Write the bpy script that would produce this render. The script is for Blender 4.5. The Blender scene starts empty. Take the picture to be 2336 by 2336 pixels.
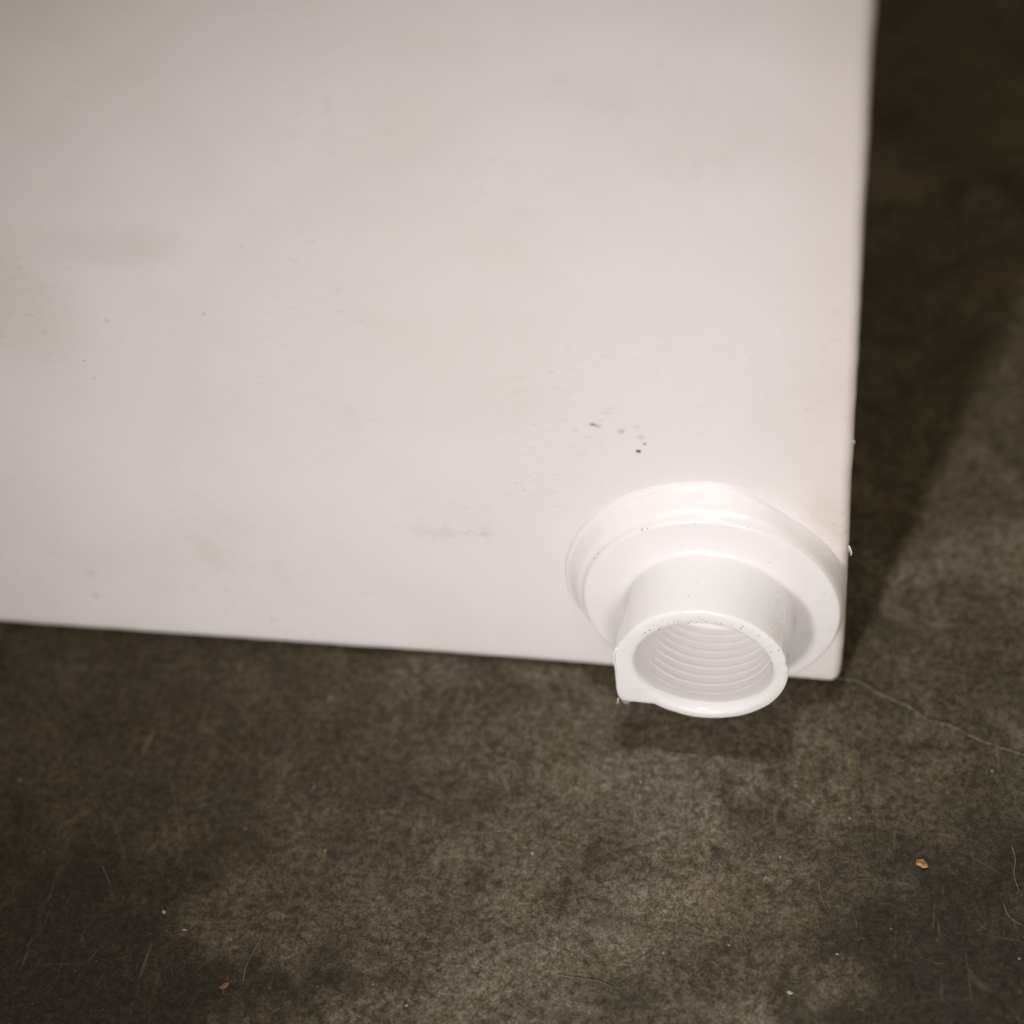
import bpy, bmesh, math, random
from mathutils import Vector, Matrix, noise

S = 0.001                     # everything below is laid out in millimetres
scene = bpy.context.scene
C = scene.collection
rnd = random.Random(7)

# ------------------------------------------------------------------ camera
CAM = Vector((54.9742, -465.7724, 600.9735))
YAW, PITCH, ROLL, FPX, HALF = -0.2646, 0.8159, -0.1348, 4504.2, 1168.0
fwd = Vector((math.sin(YAW)*math.cos(PITCH), math.cos(YAW)*math.cos(PITCH), -math.sin(PITCH)))
rgt = Vector((math.cos(YAW), -math.sin(YAW), 0))
upv = rgt.cross(fwd)
cr = math.cos(ROLL)*rgt + math.sin(ROLL)*upv
cu = -math.sin(ROLL)*rgt + math.cos(ROLL)*upv
cam = bpy.data.cameras.new('camera')
cam_o = bpy.data.objects.new('camera', cam)
C.objects.link(cam_o)
cam_o.matrix_world = Matrix(((cr.x, cu.x, -fwd.x, CAM.x*S), (cr.y, cu.y, -fwd.y, CAM.y*S),
                             (cr.z, cu.z, -fwd.z, CAM.z*S), (0, 0, 0, 1)))
cam.sensor_width = 36
cam.lens = 36*FPX/2336
cam.clip_start, cam.clip_end = 0.02, 50
cam.dof.use_dof = True
cam.dof.focus_distance = (Vector((0, -30, 70)) - CAM).dot(fwd)*S
cam.dof.aperture_fstop = 3.8
scene.camera = cam_o

# ------------------------------------------------------------------ light (an indoor storeroom)
world = bpy.data.worlds.new('World')
scene.world = world
world.use_nodes = True
bg = world.node_tree.nodes['Background']
bg.inputs['Color'].default_value = (1.0, 0.82, 0.58, 1)
bg.inputs['Strength'].default_value = 0.25

def aim(o, loc, target):
    o.location = Vector(loc)*S
    o.rotation_euler = (Vector(target) - Vector(loc)).to_track_quat('-Z', 'Y').to_euler()

sp = bpy.data.lights.new('ceiling_spot', 'SPOT')       # small lamp overhead: the crisp shadows
sp.energy, sp.color = 37, (1.0, 0.98, 0.96)
sp.shadow_soft_size = 0.006
sp.spot_size, sp.spot_blend = math.radians(26), 1.0
spo = bpy.data.objects.new('ceiling_spot', sp); C.objects.link(spo)
aim(spo, (-3, -165, 1600), (125, 40, 0))

def fill_lamp(loc, target, watts, radius, cone):       # two unseen fill lamps, added to brighten the wall and outlet
    d = bpy.data.lights.new('fill_lamp', 'SPOT')
    d.energy, d.color = watts, (1.0, 0.955, 0.95)
    d.shadow_soft_size = radius
    d.spot_size, d.spot_blend = math.radians(cone), 1.0
    o = bpy.data.objects.new('fill_lamp', d); C.objects.link(o)
    aim(o, loc, target)
fill_lamp((-158, -690, 280), (-45, 0, 10), 10.6, .04, 72)
fill_lamp((120, -640, 320), (15, 0, 10), 6.0, .07, 62)

scene.render.engine = 'CYCLES'
scene.cycles.use_denoising = True
scene.cycles.max_bounces = 24
scene.cycles.diffuse_bounces = 16
scene.cycles.transmission_bounces = 24
vs = scene.view_settings
vs.view_transform, vs.look, vs.gamma, vs.exposure = 'Standard', 'None', 1.0, 0.0
vs.use_curve_mapping = False

# ------------------------------------------------------------------ helpers
def floor_at(px, py, z=0.0):
    d = fwd*FPX + cr*(px-HALF) - cu*(py-HALF)
    return CAM + d*((z-CAM.z)/d.z)

def wall_at(px, py, y=0.0):
    d = fwd*FPX + cr*(px-HALF) - cu*(py-HALF)
    return CAM + d*((y-CAM.y)/d.y)

def obj(name, verts, faces, mat, parent=None, smooth=True, **props):
    me = bpy.data.meshes.new(name)
    me.from_pydata([tuple(Vector(v)*S) for v in verts], [], faces)
    me.materials.append(mat)
    if smooth:
        me.polygons.foreach_set('use_smooth', [True]*len(me.polygons))
    me.update()
    o = bpy.data.objects.new(name, me)
    C.objects.link(o)
    if parent: o.parent = parent
    for k, v in props.items(): o[k] = v
    return o

def sstep(a, b, x):
    t = min(1, max(0, (x-a)/(b-a)))
    return t*t*(3-2*t)

def nz(x, y, z=0.0):
    return noise.noise(Vector((x, y, z)))

class NT:
    """tiny node-tree writer"""
    def __init__(s, name):
        s.m = bpy.data.materials.new(name); s.m.use_nodes = True
        s.t = s.m.node_tree; s.b = s.t.nodes['Principled BSDF']
        s.co = s.t.nodes.new('ShaderNodeTexCoord').outputs['Object']
    def n(s, typ, **kw):
        nd = s.t.nodes.new(typ)
        for k, v in kw.items(): setattr(nd, k, v)
        return nd
    def l(s, a, b): s.t.links.new(a, b)
    def put(s, sock, v):
        if hasattr(v, 'links') or hasattr(v, 'is_output'): s.l(v, sock)
        else: sock.default_value = v
    def mapping(s, scale=(1,1,1), loc=(0,0,0), rot=(0,0,0), vec=None):
        nd = s.n('ShaderNodeMapping'); s.l(vec or s.co, nd.inputs['Vector'])
        nd.inputs['Scale'].default_value = scale; nd.inputs['Location'].default_value = loc
        nd.inputs['Rotation'].default_value = rot
        return nd.outputs[0]
    def noise(s, scale, detail=4, rough=.55, dist=0, vec=None):
        nd = s.n('ShaderNodeTexNoise'); s.l(vec or s.co, nd.inputs['Vector'])
        nd.inputs['Scale'].default_value = scale; nd.inputs['Detail'].default_value = detail
        nd.inputs['Roughness'].default_value = rough; nd.inputs['Distortion'].default_value = dist
        return nd.outputs['Fac']
    def voro(s, scale, feature='F1', vec=None, out='Distance'):
        nd = s.n('ShaderNodeTexVoronoi', feature=feature); s.l(vec or s.co, nd.inputs['Vector'])
        nd.inputs['Scale'].default_value = scale
        return nd.outputs[out]
    def rng(s, v, a, b, c=0.0, d=1.0, smooth=True):
        nd = s.n('ShaderNodeMapRange', interpolation_type='SMOOTHSTEP' if smooth else 'LINEAR'); s.l(v, nd.inputs['Value'])
        for k, x in zip(('From Min','From Max','To Min','To Max'), (a,b,c,d)): nd.inputs[k].default_value = x
        return nd.outputs['Result']
    def math(s, op, a, b=None):
        nd = s.n('ShaderNodeMath', operation=op); s.put(nd.inputs[0], a)
        if b is not None: s.put(nd.inputs[1], b)
        return nd.outputs[0]
    def mix(s, f, a, b, mode='MIX'):
        nd = s.n('ShaderNodeMix', data_type='RGBA', blend_type=mode)
        s.put(nd.inputs[0], f); s.put(nd.inputs[6], a); s.put(nd.inputs[7], b)
        return nd.outputs[2]
    def bump(s, h, strength, dist, normal=None):
        nd = s.n('ShaderNodeBump'); s.l(h, nd.inputs['Height'])
        nd.inputs['Strength'].default_value = strength; nd.inputs['Distance'].default_value = dist
        if normal: s.l(normal, nd.inputs['Normal'])
        return nd.outputs[0]

def flat_mat(name, col, rough=.8, sss=0.0, var=0.0, scale=900):
    t = NT(name)
    if var:
        k = t.rng(t.noise(scale, 3), .3, .7)
        t.l(t.mix(k, (*[c*(1-var) for c in col], 1), (*[c*(1+var) for c in col], 1)), t.b.inputs['Base Color'])
    else:
        t.b.inputs['Base Color'].default_value = (*col, 1)
    t.b.inputs['Roughness'].default_value = rough
    return t.m

# ------------------------------------------------------------------ materials
def plastic(name, base, rough, stains, sss, bumps, marks=(), glow=0.0):
    t = NT(name)
    col = (*base, 1)
    if stains:
        grime = t.rng(t.noise(9, 5, .6, .6), .42, .72)              # broad handling grime
        col = t.mix(t.math('MULTIPLY', grime, .17), col, (.60, .53, .45, 1))
        blot = t.rng(t.noise(34, 4, .6), .56, .75)
        col = t.mix(t.math('MULTIPLY', blot, .10), col, (.62, .53, .42, 1))
        pat = t.rng(t.noise(14, 3), .44, .62)                        # fine scuff hatching, in patches
        sc = t.rng(t.noise(420, 3, .6, 0, t.mapping((.55, 1, 1.3))), .56, .70)
        col = t.mix(t.math('MULTIPLY', t.math('MULTIPLY', pat, sc), .22), col, (.42, .37, .32, 1))
        dots = t.rng(t.voro(170), .10, .05)
        keep = t.rng(t.noise(60, 2), .60, .68)
        col = t.mix(t.math('MULTIPLY', t.math('MULTIPLY', dots, keep), .40), col, (.25, .20, .16, 1))
        wob = t.n('ShaderNodeTexNoise'); wob.inputs['Scale'].default_value = 260; t.l(t.co, wob.inputs['Vector'])
        for (p, rx, rz, amt, c) in marks:
            dn = t.n('ShaderNodeVectorMath', operation='SUBTRACT'); t.l(wob.outputs['Color'], dn.inputs[0]); dn.inputs[1].default_value = (.5, .5, .5)
            sc_ = t.n('ShaderNodeVectorMath', operation='SCALE'); t.l(dn.outputs[0], sc_.inputs[0]); sc_.inputs['Scale'].default_value = min(max(rx, rz), 9)*S*1.6
            ad = t.n('ShaderNodeVectorMath', operation='ADD'); t.l(t.co, ad.inputs[0]); t.l(sc_.outputs[0], ad.inputs[1])
            mp = t.mapping((1/(rx*S), 1/(max(rx, rz)*S), 1/(rz*S)), (-p[0]/rx, -p[1]/max(rx, rz), -p[2]/rz), vec=ad.outputs[0])
            ln = t.n('ShaderNodeVectorMath', operation='LENGTH'); t.l(mp, ln.inputs[0])
            col = t.mix(t.rng(ln.outputs['Value'], 1.1, .15, 0, amt), col, (*c, 1))
    t.put(t.b.inputs['Base Color'], col)
    t.b.inputs['IOR'].default_value = 1.5
    t.b.inputs['Roughness'].default_value = rough
    t.b.inputs['Subsurface Weight'].default_value = sss
    t.b.inputs['Subsurface Radius'].default_value = (1.0, .82, .68)
    t.b.inputs['Subsurface Scale'].default_value = .010 if 'bore' in name else .006
    g = None
    for (scale, st, d) in bumps:
        g = t.bump(t.noise(scale, 4, .6), st, d*S, g)
    t.l(g, t.b.inputs['Normal'])
    if glow:                                   # milky, light passes through the thin walls
        tr = t.n('ShaderNodeBsdfTranslucent'); tr.inputs['Color'].default_value = (*[min(.985, c*1.035) for c in base], 1)
        mx = t.n('ShaderNodeMixShader'); mx.inputs[0].default_value = glow
        t.l(t.b.outputs[0], mx.inputs[1]); t.l(tr.outputs[0], mx.inputs[2])
        t.l(mx.outputs[0], t.t.nodes['Material Output'].inputs['Surface'])
    return t.m

BR, DK, GY = (.30, .22, .15), (.05, .035, .025), (.38, .34, .32)
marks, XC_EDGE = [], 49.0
def mk(px, py, wx, wz, amt, c): marks.append((tuple(wall_at(px, py)), wx, wz, amt, c))
mk(1352, 968, 1.7, 1.2, .75, (.16, .12, .09)); mk(1364, 970, 2.0, 1.1, .40, BR)
mk(1372, 959, 1.0, .8, .35, GY); mk(1417, 984, 1.5, 1.6, .42, BR); mk(1382, 940, 2.6, .9, .28, BR)
mk(1457, 1029, 1.25, 1.2, 1.0, DK); mk(1469, 1013, .8, 1.1, .65, (.12, .1, .09)); mk(1463, 996, 1.4, 1.8, .25, BR)
mk(1452, 974, 1.6, 1.8, .18, (.4, .28, .26))
mk(1090, 1216, 9, 1.6, .22, GY); mk(1000, 1213, 14, 4, .14, GY)
mk(465, 716, 1.2, 1.0, .38, BR); mk(245, 731, 1.4, .9, .34, BR); mk(192, 823, .9, .6, .38, BR); mk(215, 862, .8, .6, .34, BR)
mk(218, 1356, 1.9, 2.0, .45, (.35, .27, .2)); mk(208, 1305, 3, 3, .20, BR); mk(622, 1412, 1.7, 2.2, .22, GY)
mk(484, 1262, 10, 14, .14, (.5, .38, .24)); mk(30, 690, 30, 48, .16, (.42, .34, .25))
mk(1400, 235, 10, 7, .06, BR); mk(1290, 185, 9, 6, .06, BR); mk(240, 560, 38, 12, .10, BR)
mk(1880, 1170, 10, 14, .20, (.5, .40, .28)); marks.append(((XC_EDGE, 0, 170), 34, 700, .20, (.66, .57, .46))); mk(1905, 1215, 6, 8, .22, (.5, .40, .28))  # tall mark: beige tone growing towards the right edge

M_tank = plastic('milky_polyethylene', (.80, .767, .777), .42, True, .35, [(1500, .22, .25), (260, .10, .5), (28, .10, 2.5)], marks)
M_fit = plastic('white_polyethylene', (.97, .965, .975), .22, False, 0.0, [(900, .10, .2), (110, .10, .8)], glow=.34)
M_bore = plastic('glossy_bore_polyethylene', (.98, .975, .985), .10, False, 0.0, [(300, .08, .3)], glow=.36)
M_fray = flat_mat('frayed_plastic', (.72, .68, .62), .5)
M_dirt = flat_mat('dark_dirt', (.10, .075, .055), .9, var=.5)

def floor_mat():
    t = NT('dusty_dark_concrete')
    warp = t.n('ShaderNodeTexNoise'); warp.inputs['Scale'].default_value = 22; t.l(t.co, warp.inputs['Vector'])
    wv = t.n('ShaderNodeMix', data_type='VECTOR'); wv.inputs[0].default_value = .012
    t.l(t.co, wv.inputs[4]); t.l(warp.outputs['Color'], wv.inputs[5]); W = wv.outputs[1]
    wob = t.n('ShaderNodeTexNoise'); wob.inputs['Scale'].default_value = 38; wob.inputs['Detail'].default_value = 5; t.l(t.co, wob.inputs['Vector'])
    def wear_or_shade(px, py, r, amt):                  # ragged patch of wear, dirt or painted shade centred on a floor point
        p = floor_at(px, py)
        dn = t.n('ShaderNodeVectorMath', operation='SUBTRACT'); t.l(wob.outputs['Color'], dn.inputs[0]); dn.inputs[1].default_value = (.5, .5, .5)
        sc_ = t.n('ShaderNodeVectorMath', operation='SCALE'); t.l(dn.outputs[0], sc_.inputs[0]); sc_.inputs['Scale'].default_value = r*S*3.0
        ad = t.n('ShaderNodeVectorMath', operation='ADD'); t.l(t.co, ad.inputs[0]); t.l(sc_.outputs[0], ad.inputs[1])
        ds = t.n('ShaderNodeVectorMath', operation='DISTANCE'); t.l(ad.outputs[0], ds.inputs[0]); ds.inputs[1].default_value = (p.x*S, p.y*S, 0)
        return t.rng(ds.outputs['Value'], r*S*1.5, r*S*.35, 0, amt)
    big = t.rng(t.noise(9, 7, .68, .6), .36, .64)
    mid = t.rng(t.noise(55, 6, .72, .8), .34, .66)
    fine = t.rng(t.noise(330, 5, .70, .4), .28, .72)
    grit = t.rng(t.noise(1100, 3, .7), .30, .70)
    col = t.mix(big, (.036, .030, .021, 1), (.094, .083, .066, 1))
    col = t.mix(t.math('MULTIPLY', mid, .55), col, (.086, .075, .059, 1))
    col = t.mix(t.math('MULTIPLY', t.rng(t.noise(95, 5, .7, 1.0), .47, .66), .66), col, (.026, .021, .014, 1))
    gp = t.rng(t.noise(17, 5, .6, .9, t.mapping(loc=(1.3, 4.7, 0))), .48, .68)       # grey patches of wear
    col = t.mix(t.math('MULTIPLY', gp, .34), col, (.150, .140, .130, 1))
    bp = t.rng(t.noise(28, 5, .65, 1.2, t.mapping(loc=(7.3, .7, 0))), .50, .68)      # olive brown film
    col = t.mix(t.math('MULTIPLY', bp, .70), col, (.030, .023, .012, 1))
    for (px, py, r, amt) in ((1490, 1790, 24, .5), (1490, 2080, 16, .4), (1260, 2230, 34, .3), (2080, 1370, 30, .2)):
        col = t.mix(t.math('MULTIPLY', wear_or_shade(px, py, r, amt), t.rng(t.noise(70, 4, .65), .34, .60, .25, 1)), col, (.150, .140, .130, 1))
    for (px, py, r, amt) in ((80, 1640, 95, .62), (520, 1570, 60, .40), (60, 1900, 80, .5), (900, 1600, 30, .25), (1850, 2080, 24, .3)):  # shade painted along the tank foot and left floor, one brown spot
        col = t.mix(wear_or_shade(px, py, r, amt), col, (.030, .024, .014, 1))
    # soot stains, plus vignette shade painted into the lower corners
    st = t.rng(t.noise(13, 5, .65, 1.2, t.mapping(loc=(3.1, 1.7, 0))), .55, .72)
    col = t.mix(t.math('MULTIPLY', st, .60), col, (.020, .017, .012, 1))
    for (px, py, r, amt) in ((2240, 2040, 34, .75), (2290, 2290, 46, .8), (2010, 2200, 30, .55), (2130, 2260, 26, .5), (40, 2330, 75, .85), (380, 2380, 45, .6), (2100, 2330, 40, .6), (1990, 1960, 22, .4), (2250, 1800, 26, .45), (1545, 2235, 20, .35), (1750, 1890, 16, .5), (330, 2290, 40, .4), (1420, 2260, 12, .4), (100, 2050, 40, .35)):
        col = t.mix(wear_or_shade(px, py, r, min(1, amt*1.15)), col, (.014, .0115, .0075, 1))
    col = t.mix(.75, col, t.mix(fine, (.16, .14, .11, 1), (1.62, 1.62, 1.62, 1)), 'MULTIPLY')
    col = t.mix(.75, col, t.mix(grit, (.30, .28, .25, 1), (1.70, 1.68, 1.65, 1)), 'MULTIPLY')
    film = t.math('MULTIPLY', t.rng(t.noise(210, 5, .72, 1.4), .54, .68), t.rng(t.noise(40, 3, .6, 0, t.mapping(loc=(2.2, 9.1, 0))), .40, .62))
    col = t.mix(t.math('MULTIPLY', film, .55), col, (.082, .064, .040, 1))
    for (rot, loc) in ((.5, (0, 0, 0)), (2.2, (3, 1, 0)), (1.25, (6, 4, 0))):                  # fine scratches
        sc1 = t.rng(t.noise(330, 2, .5, .3, t.mapping((1, .07, 1), loc, (0, 0, rot))), .66, .74)
        sc1 = t.math('MULTIPLY', sc1, t.rng(t.noise(45, 3, .6, 0, t.mapping(loc=loc)), .50, .64))
        col = t.mix(t.math('MULTIPLY', sc1, .40), col, (.13, .115, .09, 1))
    # dark pits and pale grains
    pit = t.math('MULTIPLY', t.rng(t.voro(420, vec=W), .24, .10), t.rng(t.noise(70, 3), .44, .60))
    col = t.mix(t.math('MULTIPLY', pit, .7), col, (.012, .009, .006, 1))
    pale = t.math('MULTIPLY', t.rng(t.voro(260, vec=t.mapping(loc=(.37, .2, 0))), .10, .05), t.rng(t.noise(60, 2, .5, 0, t.mapping(loc=(5, 2, 0))), .52, .60))
    col = t.mix(t.math('MULTIPLY', pale, .45), col, (.19, .165, .13, 1))
    # faint scratches and hair-thin trowel cracks
    for (sc, loc, th) in ((26, (.3, .9, 0), .010), (41, (2.2, .1, 0), .012)):
        e = t.rng(t.voro(sc, 'DISTANCE_TO_EDGE', vec=t.mapping(loc=loc, vec=W)), th*1.6, th*.3)
        e = t.math('MULTIPLY', e, t.rng(t.noise(24, 3, .6, 0, t.mapping(loc=loc)), .54, .66))
        col = t.mix(t.math('MULTIPLY', e, .16), col, (.15, .13, .095, 1))
    col = t.mix(1.0, col, (1.24, 1.19, 1.01, 1), 'MULTIPLY')
    t.l(col, t.b.inputs['Base Color'])
    t.l(t.rng(mid, 0, 1, .62, .82), t.b.inputs['Roughness'])
    t.b.inputs['Specular IOR Level'].default_value = .35
    h = t.bump(t.noise(160, 4, .65), .35, .6*S)
    h = t.bump(t.noise(900, 4, .7), .60, .35*S, h)
    h = t.bump(pit, -.6, .4*S, h) if False else h
    t.l(h, t.b.inputs['Normal'])
    return t.m
M_floor = floor_mat()

# ------------------------------------------------------------------ floor
def build_floor():
    xs = [-1500, -900, -600] + [-400 + 10*i for i in range(71)] + [500, 800, 1500]
    ys = [-1500, -900, -500] + [-300 + 10*i for i in range(91)] + [800, 1200, 2200]
    V = [(x, y, .35*nz(x*.02, y*.02) - .3 if -400 < x < 300 else -.3) for y in ys for x in xs]
    n = len(xs)
    F = [(j*n+i, j*n+i+1, (j+1)*n+i+1, (j+1)*n+i) for j in range(len(ys)-1) for i in range(n-1)]
    return obj('floor', V, F, M_floor, kind='structure')
floor = build_floor()

def ribbon(points, width, z, jitter=.35, sub=6, seed=0):
    """ragged low ridge along a floor path: a slightly domed strip"""
    P = []
    for a, b in zip(points[:-1], points[1:]):
        for k in range(sub):
            P.append(a.lerp(b, k/sub))
    P.append(points[-1])
    V, F = [], []
    for i, p in enumerate(P):
        d = (P[min(i+1, len(P)-1)] - P[max(i-1, 0)]).normalized()
        s = Vector((-d.y, d.x, 0))
        c = p + s*(nz(i*.31, seed)*width*jitter*1.6)
        w = width*(.5 + jitter*nz(i*.7, seed+3))
        V += [c - s*w + Vector((0, 0, z-.25)), c + Vector((0, 0, z+.12)), c + s*w + Vector((0, 0, z-.25))]
        if i: a = 3*(i-1); F += [(a, a+1, a+4, a+3), (a+1, a+2, a+5, a+4)]
    return V, F

M_crack = flat_mat('pale_scratch_dust', (.098, .088, .074), .9, var=.5, scale=500)
path = [(1909,1549),(1951,1549),(1987,1570),(2023,1590),(2070,1609),(2101,1632),(2127,1646),(2163,1652),(2194,1666),(2230,1686),(2285,1704),(2345,1724),(2420,1740)]
V, F = ribbon([floor_at(*p) for p in path], 1.15, .12)
obj('pale_crack', V, F, M_crack, floor, label='thin pale wavering crack line running out from the tank corner')

# ------------------------------------------------------------------ tank
tank = bpy.data.objects.new('plastic_tank', None); C.objects.link(tank)
tank['label'] = 'tall milky white plastic tank with a short threaded outlet at its corner'
tank['category'] = 'tank'
ZS, L, R1, R2, RIN, XC, PD = 54.94, 37.65, 53.8, 45.27, 22.56, 47.58, 11.2

def build_body():
    x0, x1, y1, H, rc = -640.0, XC, 620.0, 1290.0, 3.2
    def section(ins):                    # counter-clockwise from the front-left corner, inset by ins
        pts = []
        def arc(cx_, cy_, a0, r, k=6):
            for i in range(k+1):
                a = math.radians(a0 + 90*i/k)
                pts.append((cx_ + (r-ins)*math.cos(a), cy_ + (r-ins)*math.sin(a)))
        R = rc + .8
        arc(x0+30, 30, 180, 30)
        x = -600.0
        while x < x1-R-1: pts.append((x, ins)); x += 4.0
        arc(x1-R, R, 270, R, 10)
        for y in range(40, 600, 40): pts.append((x1-ins, y))
        arc(x1-30, y1-30, 0, 30)
        for x in range(-40, -600, -60): pts.append((x, y1-ins))
        arc(x0+30, y1-30, 90, 30)
        for y in range(560, 40, -60): pts.append((x0+ins, y))
        return pts
    rb = 6.0
    lv = [(rb*(1-math.sin(math.radians(90-a))), rb*(1-math.cos(math.radians(90-a)))) for a in (0, 15, 30, 45, 60, 75, 90)]
    # (z, inset): quarter round at the foot
    lv = [(rb*(1-math.cos(math.radians(a))), rb*(1-math.sin(math.radians(a)))) for a in (0, 15, 30, 45, 60, 75, 90)]
    z = rb + 4
    while z < 420: lv.append((z, 0)); z += 5
    lv += [(500, 0), (700, 0), (900, 0), (1100, 0), (H-20, 0), (H-8, 3), (H, 12)]
    V, F, n = [], [], None
    for (z, ins) in lv:
        sec = section(ins)
        n = len(sec)
        for (x, y) in sec:
            zz, yy, xx = z, y, x
            low = 1 - sstep(0, 60, z)
            if y < 60:
                # the foot of the wall wanders a little, and lifts towards the corner
                zz += low*(1.0*sstep(-20, 40, x) + .9*math.exp(-((x+95)/70)**2) + .35*nz(x*.06, 2.0) + .16*nz(x*.5, 5.0))
                yy += 1.1*nz(x*.006, z*.006, 4) + .25*nz(x*.03, z*.03, 9)*(1-low)
                if x > x1-14:                                       # nicked, trimmed corner edge
                    k = sstep(x1-14, x1, x)
                    xx += k*(.30*nz(z*.05, 1.5) + .22*nz(z*.35, 7.5))
                    if z < 22: xx -= k*1.6*(1 - z/22)**1.5
            if x > 30 and y > 12: xx -= .035*(y-12)                 # the side draws in towards the back
            V.append((xx, yy, zz))
    m = len(lv)
    for j in range(m-1):
        for i in range(n):
            k = (i+1) % n
            F.append((j*n+i, j*n+k, (j+1)*n+k, (j+1)*n+i))
    F.append(tuple(reversed(range(n)))); F.append(tuple((m-1)*n+i for i in range(n)))
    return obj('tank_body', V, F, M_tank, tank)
body = build_body()

# ---- welded flange: a lathe about the outlet axis (s = distance out of the wall)
def lathe(profile, nphi, fn):
    V, F = [], []
    n = len(profile)
    for i in range(nphi):
        a = 2*math.pi*i/nphi
        for (r, s) in profile: V.append(fn(a, r, s))
    for i in range(nphi):
        k = (i+1) % nphi
        for j in range(n-1): F.append((i*n+j, i*n+j+1, k*n+j+1, k*n+j))
    return V, F

def smooth_profile(pts, sub=5):
    out = []
    for i in range(len(pts)-1):
        p0, p1, p2, p3 = pts[max(i-1, 0)], pts[i], pts[i+1], pts[min(i+2, len(pts)-1)]
        for k in range(sub):
            t = k/sub
            out.append(tuple(.5*((2*b) + (-a+c)*t + (2*a-5*b+4*c-d)*t*t + (-a+3*b-3*c+d)*t**3) for a, b, c, d in zip(p0, p1, p2, p3)))
    return out + [pts[-1]]

def lug(a):
    """extra radius of the squared lug on the lower left of the mouth"""
    d = math.degrees(a) % 360
    if not 150 < d < 238: return 0
    c, s = abs(math.cos(a)), abs(math.sin(a))
    if d < 180: r = 30 + 1.7*sstep(152, 178, d)
    else:
        p = 13.0
        A, B = 31.7/max(c, 1e-3), 23.8/max(s, 1e-3)
        r = (A**-p + B**-p)**(-1/p)
    return max(0, r-30)


def spout_fn(a, r, s):
    """one moulded surface: weld cone, disc, fillet, tube, rim"""
    d = math.degrees(a) % 360
    ca, sa = math.cos(a), math.sin(a)
    if r > 31.5 and s < 15:                                   # welded flange
        w = sstep(46.5, 49.5, r)                              # 0 on the disc, 1 on the weld cone
        x, z = r*ca, ZS + r*sa
        k = (1 - .94*sstep(0, 33, x))*(.10 + .90*sstep(8, 50, z))     # the weld dies out towards corner and foot
        if r > 46.6: r = 46.6 + (r-46.6)*k
        r += w*k*(.35*nz(ca*2.2, sa*2.2) + .22*nz(ca*14, sa*14, 3) + .14*nz(ca*40, sa*40, 5))
        x, z = min(r*ca, XC-.5), ZS + r*sa
        s2 = s + .12*nz(ca*7, sa*7, r*.2)*sstep(0, 4, s)
        return (x, -s2, z)
    if r > 27:
        r += lug(a)*sstep(17, 31, s)*(1 + .03*nz(s*.5, a*3))
        g = sstep(15, 19, s)
        r += g*.22*math.exp(-((d-24)/1.6)**2)*(1 + .6*nz(s*.4, 8))          # parting line on the right
        r += g*.12*nz(ca*3, sa*3, s*.1)
        if s > 34: r -= .55*math.exp(-((d-8)/3.5)**2)                        # chipped mouth
    s2 = s + (.22*nz(ca*3.3, sa*3.3, 6) + .08*nz(r*ca*.5, r*sa*.5) if s > 36 else 0)
    return (r*ca, -s2, ZS + r*sa - 1.4*(1 - sstep(24.5, 28.8, r)))       # the bore sits a little low in the tube
bead_prof = smooth_profile([(54.6, -1.5), (54.2, .3), (53.9, 1.3), (53.3, 1.95), (52.5, 2.2), (51.2, 3.7), (49.6, 6.1), (48.5, 7.3), (47.6, 7.8), (46.9, 8.3)], 4)
disc_prof = smooth_profile([(46.9, 8.3), (46.5, 9.0), (46.2, 10.0), (45.7, 10.8), (44.4, 11.1), (40, 11.15), (36, 11.2), (32.4, 11.2), (31.2, 11.35), (30.45, 11.85), (30.1, 12.8), (30.0, 17.0)], 4)
tube_prof = [(30.0, 17.0)] + [(30.0-.012*i, 17.4 + 1.45*i) for i in range(1, 13)] + [(29.84, 36.4), (29.8, 36.95), (29.62, 37.38), (29.15, 37.6), (27.4, 37.66), (26.2, 37.64), (25.3, 37.5), (24.7, 37.0), (24.3, 35.9), (24.0, 34.2), (23.85, 32.8), (23.8, 31.8)]
V, F = lathe(disc_prof, 300, spout_fn); flange = obj('flange', V, F, M_fit, tank)
V, F = lathe(bead_prof, 300, spout_fn); obj('weld_bead', V, F, M_fit, flange)
V, F = lathe(tube_prof, 300, spout_fn); spout = obj('spout', V, F, M_fit, tank)

def build_bore():
    V, F = [], []
    nphi, ns, pitch = 160, 300, 3.8
    for i in range(nphi):
        a = 2*math.pi*i/nphi
        for j in range(ns+1):
            s = 31.8 - (31.8+2.0)*j/ns
            ph = (s/pitch + a/(2*math.pi)) % 1.0
            w = max(0, 1 - abs(2*ph-1)*2.7)
            w = w*w*(3-2*w)
            depth = .25*(1-sstep(27.0, 31.5, s))*w*(1 + .6*nz(math.cos(a)*2.4, math.sin(a)*2.4, s*.15))
            V.append(((23.8-depth)*math.cos(a), -s, ZS - 1.4 + (23.8-depth)*math.sin(a)))
    n = ns+1
    for i in range(nphi):
        k = (i+1) % nphi
        for j in range(ns): F.append((i*n+j, i*n+j+1, k*n+j+1, k*n+j))
    return obj('threaded_bore', V, F, M_bore, spout)
build_bore()

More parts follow.
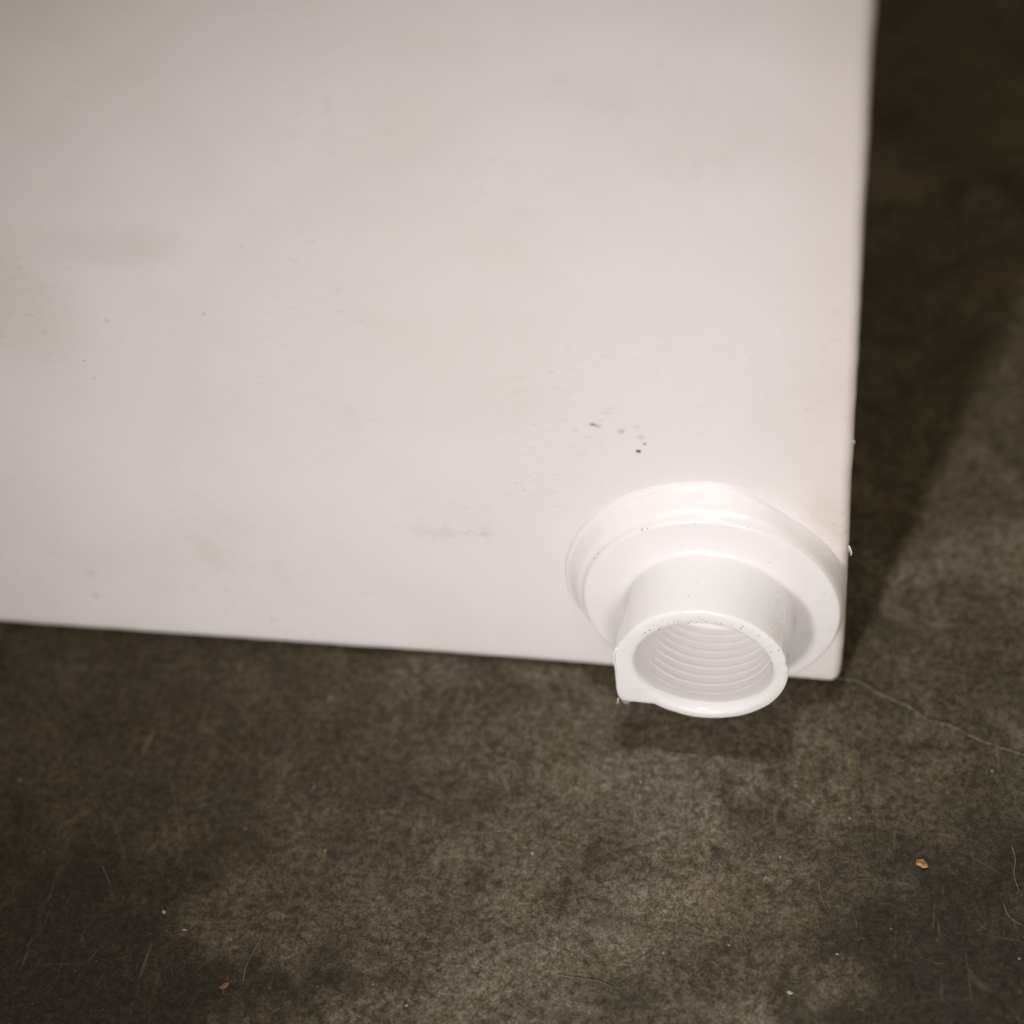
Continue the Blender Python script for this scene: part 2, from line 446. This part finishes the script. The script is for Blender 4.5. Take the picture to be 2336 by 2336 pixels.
# ---- frayed burrs of plastic
def hair(points, r0, name, mat, parent, n=5, sub=5, r1=None, **props):
    P = smooth_profile([tuple(p) for p in points], sub)
    P = [Vector(p) for p in P]
    V, F = [], []
    for i, p in enumerate(P):
        d = (P[min(i+1, len(P)-1)] - P[max(i-1, 0)]).normalized()
        u = d.orthogonal().normalized(); v = d.cross(u)
        r = r0 + ((r1 if r1 is not None else r0*.35) - r0)*i/(len(P)-1)
        for k in range(n):
            a = 2*math.pi*k/n
            V.append(p + u*r*math.cos(a) + v*r*math.sin(a))
        if i:
            for k in range(n):
                b = (i-1)*n; F.append((b+k, b+(k+1) % n, b+n+(k+1) % n, b+n+k))
    F.append(tuple(range(n))[::-1]); F.append(tuple((len(P)-1)*n+k for k in range(n)))
    return obj(name, V, F, mat, parent, **props)

def wv(px, py, y): return wall_at(px, py, y)
hair([wv(1412, 1592, -37), wv(1409, 1597, -37.5), wv(1411, 1602, -38), wv(1406, 1604, -38)], .22, 'burr', M_fray, spout)
hair([wv(1414, 1590, -37), wv(1424, 1597, -37.5), wv(1434, 1600, -37.8), wv(1442, 1599, -37.6)], .20, 'burr', M_fray, spout)
hair([wv(1416, 1591, -37), wv(1422, 1600, -37.5), wv(1429, 1604, -38), wv(1434, 1605, -38)], .16, 'burr', M_fray, spout)
hair([wv(1407, 1478, -37.2), wv(1402, 1490, -37.6), wv(1402, 1510, -37.8), wv(1406, 1530, -37.6), wv(1411, 1540, -37)], .55, 'burr', M_fit, spout, r1=.3)
hair([wv(1936, 1245, 1), wv(1940, 1252, .2), wv(1943, 1262, -.3), wv(1940, 1267, -.5)], .35, 'burr', M_fray, body)
hair([wv(1936, 1250, 1), wv(1938, 1258, .4), wv(1942, 1266, 0)], .2, 'burr', M_fray, body)
hair([wv(1947, 1005, 1), wv(1949, 1008, .4), wv(1949, 1012, .2)], .22, 'burr', M_fray, body)

# ---- grit stuck to the outlet (thin flakes lying on its surface)
def flakes(spots, name, mat, parent, **props):
    V, F = [], []
    for (p, nrm, a, b) in spots:
        nrm = nrm.normalized(); u = nrm.orthogonal().normalized(); v = nrm.cross(u)
        t = rnd.uniform(0, math.pi); u, v = u*math.cos(t)+v*math.sin(t), v*math.cos(t)-u*math.sin(t)
        k0, m = len(V), 7
        ph = [2*math.pi*(i+rnd.uniform(-.3, .3))/m for i in range(m)]
        for lvl, sc in ((-.05, 1.0), (.05, .8)):
            for q in ph:
                rr = rnd.uniform(.65, 1.15)*sc
                V.append(p + nrm*lvl + u*a*rr*math.cos(q) + v*b*rr*math.sin(q))
        for i in range(m):
            j = (i+1) % m; F.append((k0+i, k0+j, k0+m+j, k0+m+i))
        F.append(tuple(k0+m+i for i in range(m)))
    return obj(name, V, F, mat, parent, smooth=False, **props)

sp_rim = []
for i in range(64):                       # along the upper inner lip of the mouth
    d = math.radians(rnd.gauss(90, 34)); r = 24.9 + abs(rnd.gauss(0.2, 1.7))
    if 25 < math.degrees(d) < 165:
        q = rnd.uniform(.10, .26) if rnd.random() < .82 else rnd.uniform(.30, .50)
        sp_rim.append((Vector(spout_fn(d, r, 37.66 if r > 26 else 37.45)), Vector((0, -1, 0)), q, q*.6))
for i in range(46):                       # scattered on the tube's upper side
    d = math.radians(rnd.uniform(15, 165)); s = rnd.uniform(13, 36.5)
    q = rnd.uniform(.06, .16)
    sp_rim.append((Vector(spout_fn(d, 30, s)), Vector((math.cos(d), 0, math.sin(d))), q, q*.7))
for i in range(18):                       # beside the parting line
    d = math.radians(rnd.gauss(33, 3)); s = rnd.uniform(14, 36)
    sp_rim.append((Vector(spout_fn(d, 30, s)), Vector((math.cos(d), 0, math.sin(d))), rnd.uniform(.08, .2), .1))
for (px, py, q) in ((1465, 1209, .45), (1477, 1206, .3), (1585, 1195, .2), (1707, 1204, .25), (1356, 1274, .35), (1365, 1262, .25), (1882, 1354, .25), (1713, 1297, .35), (1697, 1273, .22), (1755, 1283, .25)):
    p = wall_at(px, py, -11.3)
    sp_rim.append((p, Vector((0, -1, 0)), q, q*.45))
flakes(sp_rim, 'grit_specks', M_dirt, spout, kind='stuff')

# ------------------------------------------------------------------ small litter on the floor
def crumb(px, py, size, mat, name, label, cat, group=None, flat=.45):
    p = floor_at(px, py)
    bm = bmesh.new()
    bmesh.ops.create_icosphere(bm, subdivisions=1, radius=1)
    sd = rnd.uniform(0, 50)
    ax, ay = rnd.uniform(.7, 1.3), rnd.uniform(.6, 1.0)
    for v in bm.verts:
        k = 1 + .9*noise.noise(v.co*1.3 + Vector((sd, 0, 0)))
        v.co = Vector((v.co.x*ax, v.co.y*ay, v.co.z*flat))*k*size*S
    lo = min(v.co.z for v in bm.verts)
    for v in bm.verts: v.co.z -= lo
    me = bpy.data.meshes.new(name); bm.to_mesh(me); bm.free(); me.materials.append(mat)
    o = bpy.data.objects.new(name, me); C.objects.link(o)
    o.location = (p.x*S, p.y*S, -.0003); o.rotation_euler.z = rnd.uniform(0, 6.28)
    o['label'] = label; o['category'] = cat
    if group: o['group'] = group
    return o

def shard(px, py, a, b, th, mat, name, label, cat, tilt=.25, seed=1):
    """jagged flat splinter lying slightly tilted on the floor"""
    p = floor_at(px, py); q = random.Random(seed)
    ring = [(a*q.uniform(.55, 1.15)*math.cos(u), b*q.uniform(.55, 1.15)*math.sin(u)) for u in [2*math.pi*(i+q.uniform(-.3, .3))/8 for i in range(8)]]
    V = [(x, y, 0) for x, y in ring] + [(x*.9+.1, y*.9, th*q.uniform(.6, 1.3)) for x, y in ring]
    F = [(i, (i+1) % 8, 8+(i+1) % 8, 8+i) for i in range(8)] + [tuple(range(7, -1, -1)), tuple(range(8, 16))]
    o = obj(name, V, F, mat, None, smooth=False, label=label, category=cat)
    o.location = (p.x*S, p.y*S, (-.2 + abs(tilt)*b*.7)*S); o.rotation_euler = (tilt, tilt*.4, q.uniform(0, 3))
    return o

M_chip = flat_mat('orange_chip', (.34, .21, .09), .75, var=.35, scale=700)
M_chip2 = flat_mat('rust_flake', (.14, .075, .035), .8, var=.35, scale=700)
M_white = flat_mat('white_crumb', (.28, .25, .215), .7, var=.2)
M_grey = flat_mat('grey_lint_ball', (.11, .10, .09), .9, var=.3)
M_tan = flat_mat('tan_crumb', (.30, .21, .15), .8, var=.2)
M_fib = flat_mat('pale_fibre', (.15, .128, .09), .85, var=.3)
M_bfib = flat_mat('dark_fibre', (.015, .012, .009), .9)
shard(2103, 1974, 2.3, 2.0, 1.3, M_chip, 'wood_chip', 'small orange brown chip lying on the dark floor at lower right', 'chip', .35, 4)
shard(512, 2248, 2.4, 1.0, .3, M_chip2, 'rust_flake', 'thin rust coloured flake on the floor near the bottom left', 'flake', .15, 9)
crumb(1308, 1892, .7, M_chip2, 'rust_flake', 'tiny rust coloured crumb on the floor below the outlet', 'flake', flat=.5)
G = 'tiny pale crumbs scattered on the floor'
CRUMBS = (
    (1513, 2173, .75, 'W', 'pale crumb near the bottom border, straight below the outlet'),
    (1802, 2264, .75, 'W', 'roundish white crumb at the bottom border, right of the middle'),
    (1780, 1955, .55, 'W', 'white crumb midway between the outlet and the orange chip'),
    (1747, 2001, .6, 'T', 'tan crumb just below and left of a white one, left of the chip'),
    (1856, 1828, .6, 'T', 'tan crumb on the floor below the right side of the outlet shadow'),
    (1938, 1866, .6, 'T', 'reddish tan crumb above and left of the orange chip'),
    (1815, 1792, .5, 'W', 'pale crumb nearest the front right corner of the outlet shadow'),
    (1462, 1783, .55, 'W', 'pale crumb nearest the front left corner of the outlet shadow'),
    (1214, 1946, .55, 'W', 'white crumb alone on the floor near the middle, left below the outlet'),
    (1344, 2088, .5, 'T', 'yellowish crumb above the long straight fibre near the bottom'),
    (1663, 2156, .45, 'W', 'tiny white crumb beside the pale fibre below the outlet'),
    (1910, 2176, .45, 'W', 'tiny pale crumb below the curved fibre, left of the dark stain'),
    (374, 2081, .75, 'W', 'white crumb at lower left, above the rust coloured flake'),
    (420, 2121, .6, 'T', 'small tan crumb next to the white one above the rust flake'),
    (716, 1795, .5, 'W', 'faint pale crumb on the floor under the left half of the tank'),
    (742, 1939, .5, 'T', 'tan crumb on the left floor, below a faint pale one'),
    (1138, 1896, .6, 'W', 'pale crumb left of the lone white one near the middle'),
    (928, 2294, .7, 'W', 'white crumb at the bottom border, left of the middle'),
    (2050, 1756, .5, 'W', 'pale crumb left below the pale crack line at right'),
    (2263, 1757, .5, 'W', 'pale crumb under the far end of the pale crack line'),
    (2325, 2186, .45, 'W', 'tiny white crumb at the right border inside the dark stain'),
    (2033, 2118, .5, 'W', 'white crumb straight below the orange chip'),
    (560, 1890, .9, 'G', 'dull grey lint ball on the left floor'),
    (45, 1780, 1.3, 'G', 'large blurred grey lint ball at the far left border'),
)
for (px, py, sz, m, lab) in CRUMBS:
    crumb(px, py, sz*rnd.uniform(.8, 1.1), {'W': M_white, 'T': M_tan, 'G': M_grey}[m], 'lint_ball' if m == 'G' else 'crumb', lab, 'lint' if m == 'G' else 'crumb', None if m == 'G' else G)

def fibre(pts, r=.16, mat=None, label=None):
    P = [floor_at(*p) + Vector((0, 0, .12 + .25*abs(nz(i*1.7, p[0]*.1)))) for i, p in enumerate(pts)]
    return hair(P, r, 'fibre', mat or M_fib, None, r1=r*.7, label=label, category='fibre', group='thin fibres lying on the floor')
fibre([(232,1975),(240,1990),(247,2005),(250,2018)], .17, None, 'short pale straight fibre on the floor at far left')
fibre([(555,2238),(562,2205),(575,2178),(590,2150),(600,2128)], .17, None, 'long pale bent fibre beside the rust coloured flake')
fibre([(1672,2085),(1685,2108),(1695,2130),(1702,2150)], .17, None, 'pale fibre on the floor right below the outlet')
fibre([(1868,2010),(1872,2040),(1880,2065),(1890,2082)], .16, None, 'pale curved fibre left of the orange chip')
fibre([(2308,1930),(2316,1960),(2313,1990),(2318,2015),(2326,2035)], .2, None, 'pale wavy fibre right of the orange chip')
fibre([(2290,2062),(2298,2085),(2312,2100),(2330,2110)], .18, None, 'pale hooked fibre by the right border below the chip')
fibre([(948,1810),(965,1814),(985,1822),(1002,1832)], .22, M_bfib, 'dark thin fibre on the floor below the tank')
fibre([(1270,2225),(1320,2232),(1370,2240),(1400,2255)], .14, None, 'long pale straight fibre near the bottom middle')
fibre([(1585,2220),(1600,2203),(1620,2193),(1640,2206),(1652,2222)], .14, None, 'pale arched fibre near the bottom edge')

# countless lint hairs and dust, one mass
def lint():
    V, F = [], []
    for q in range(300):
        x, y = rnd.uniform(-250, 170), rnd.uniform(-190, 230)
        if y > -8 and x < XC+6: continue
        if -36 < x < 36 and -42 < y < 0: continue
        a, ln, cv = rnd.uniform(0, 6.28), rnd.uniform(1.2, 6), rnd.uniform(-.5, .5)
        p = Vector((x, y, .02)); w = rnd.uniform(.03, .075); prev = None
        for k in range(6):
            d = Vector((math.cos(a), math.sin(a), 0)); s = Vector((-d.y, d.x, 0))*w
            top = Vector((0, 0, .07))
            b = len(V); V += [p - s, p + top, p + s]
            if k: F += [(b-3, b-2, b+1, b), (b-2, b-1, b+2, b+1)]
            p = p + d*ln/5; a += cv + rnd.uniform(-.25, .25)
    return obj('lint', V, F, M_fib, None, kind='stuff', label='fine pale lint hairs strewn all over the dark floor', category='lint')
lint()
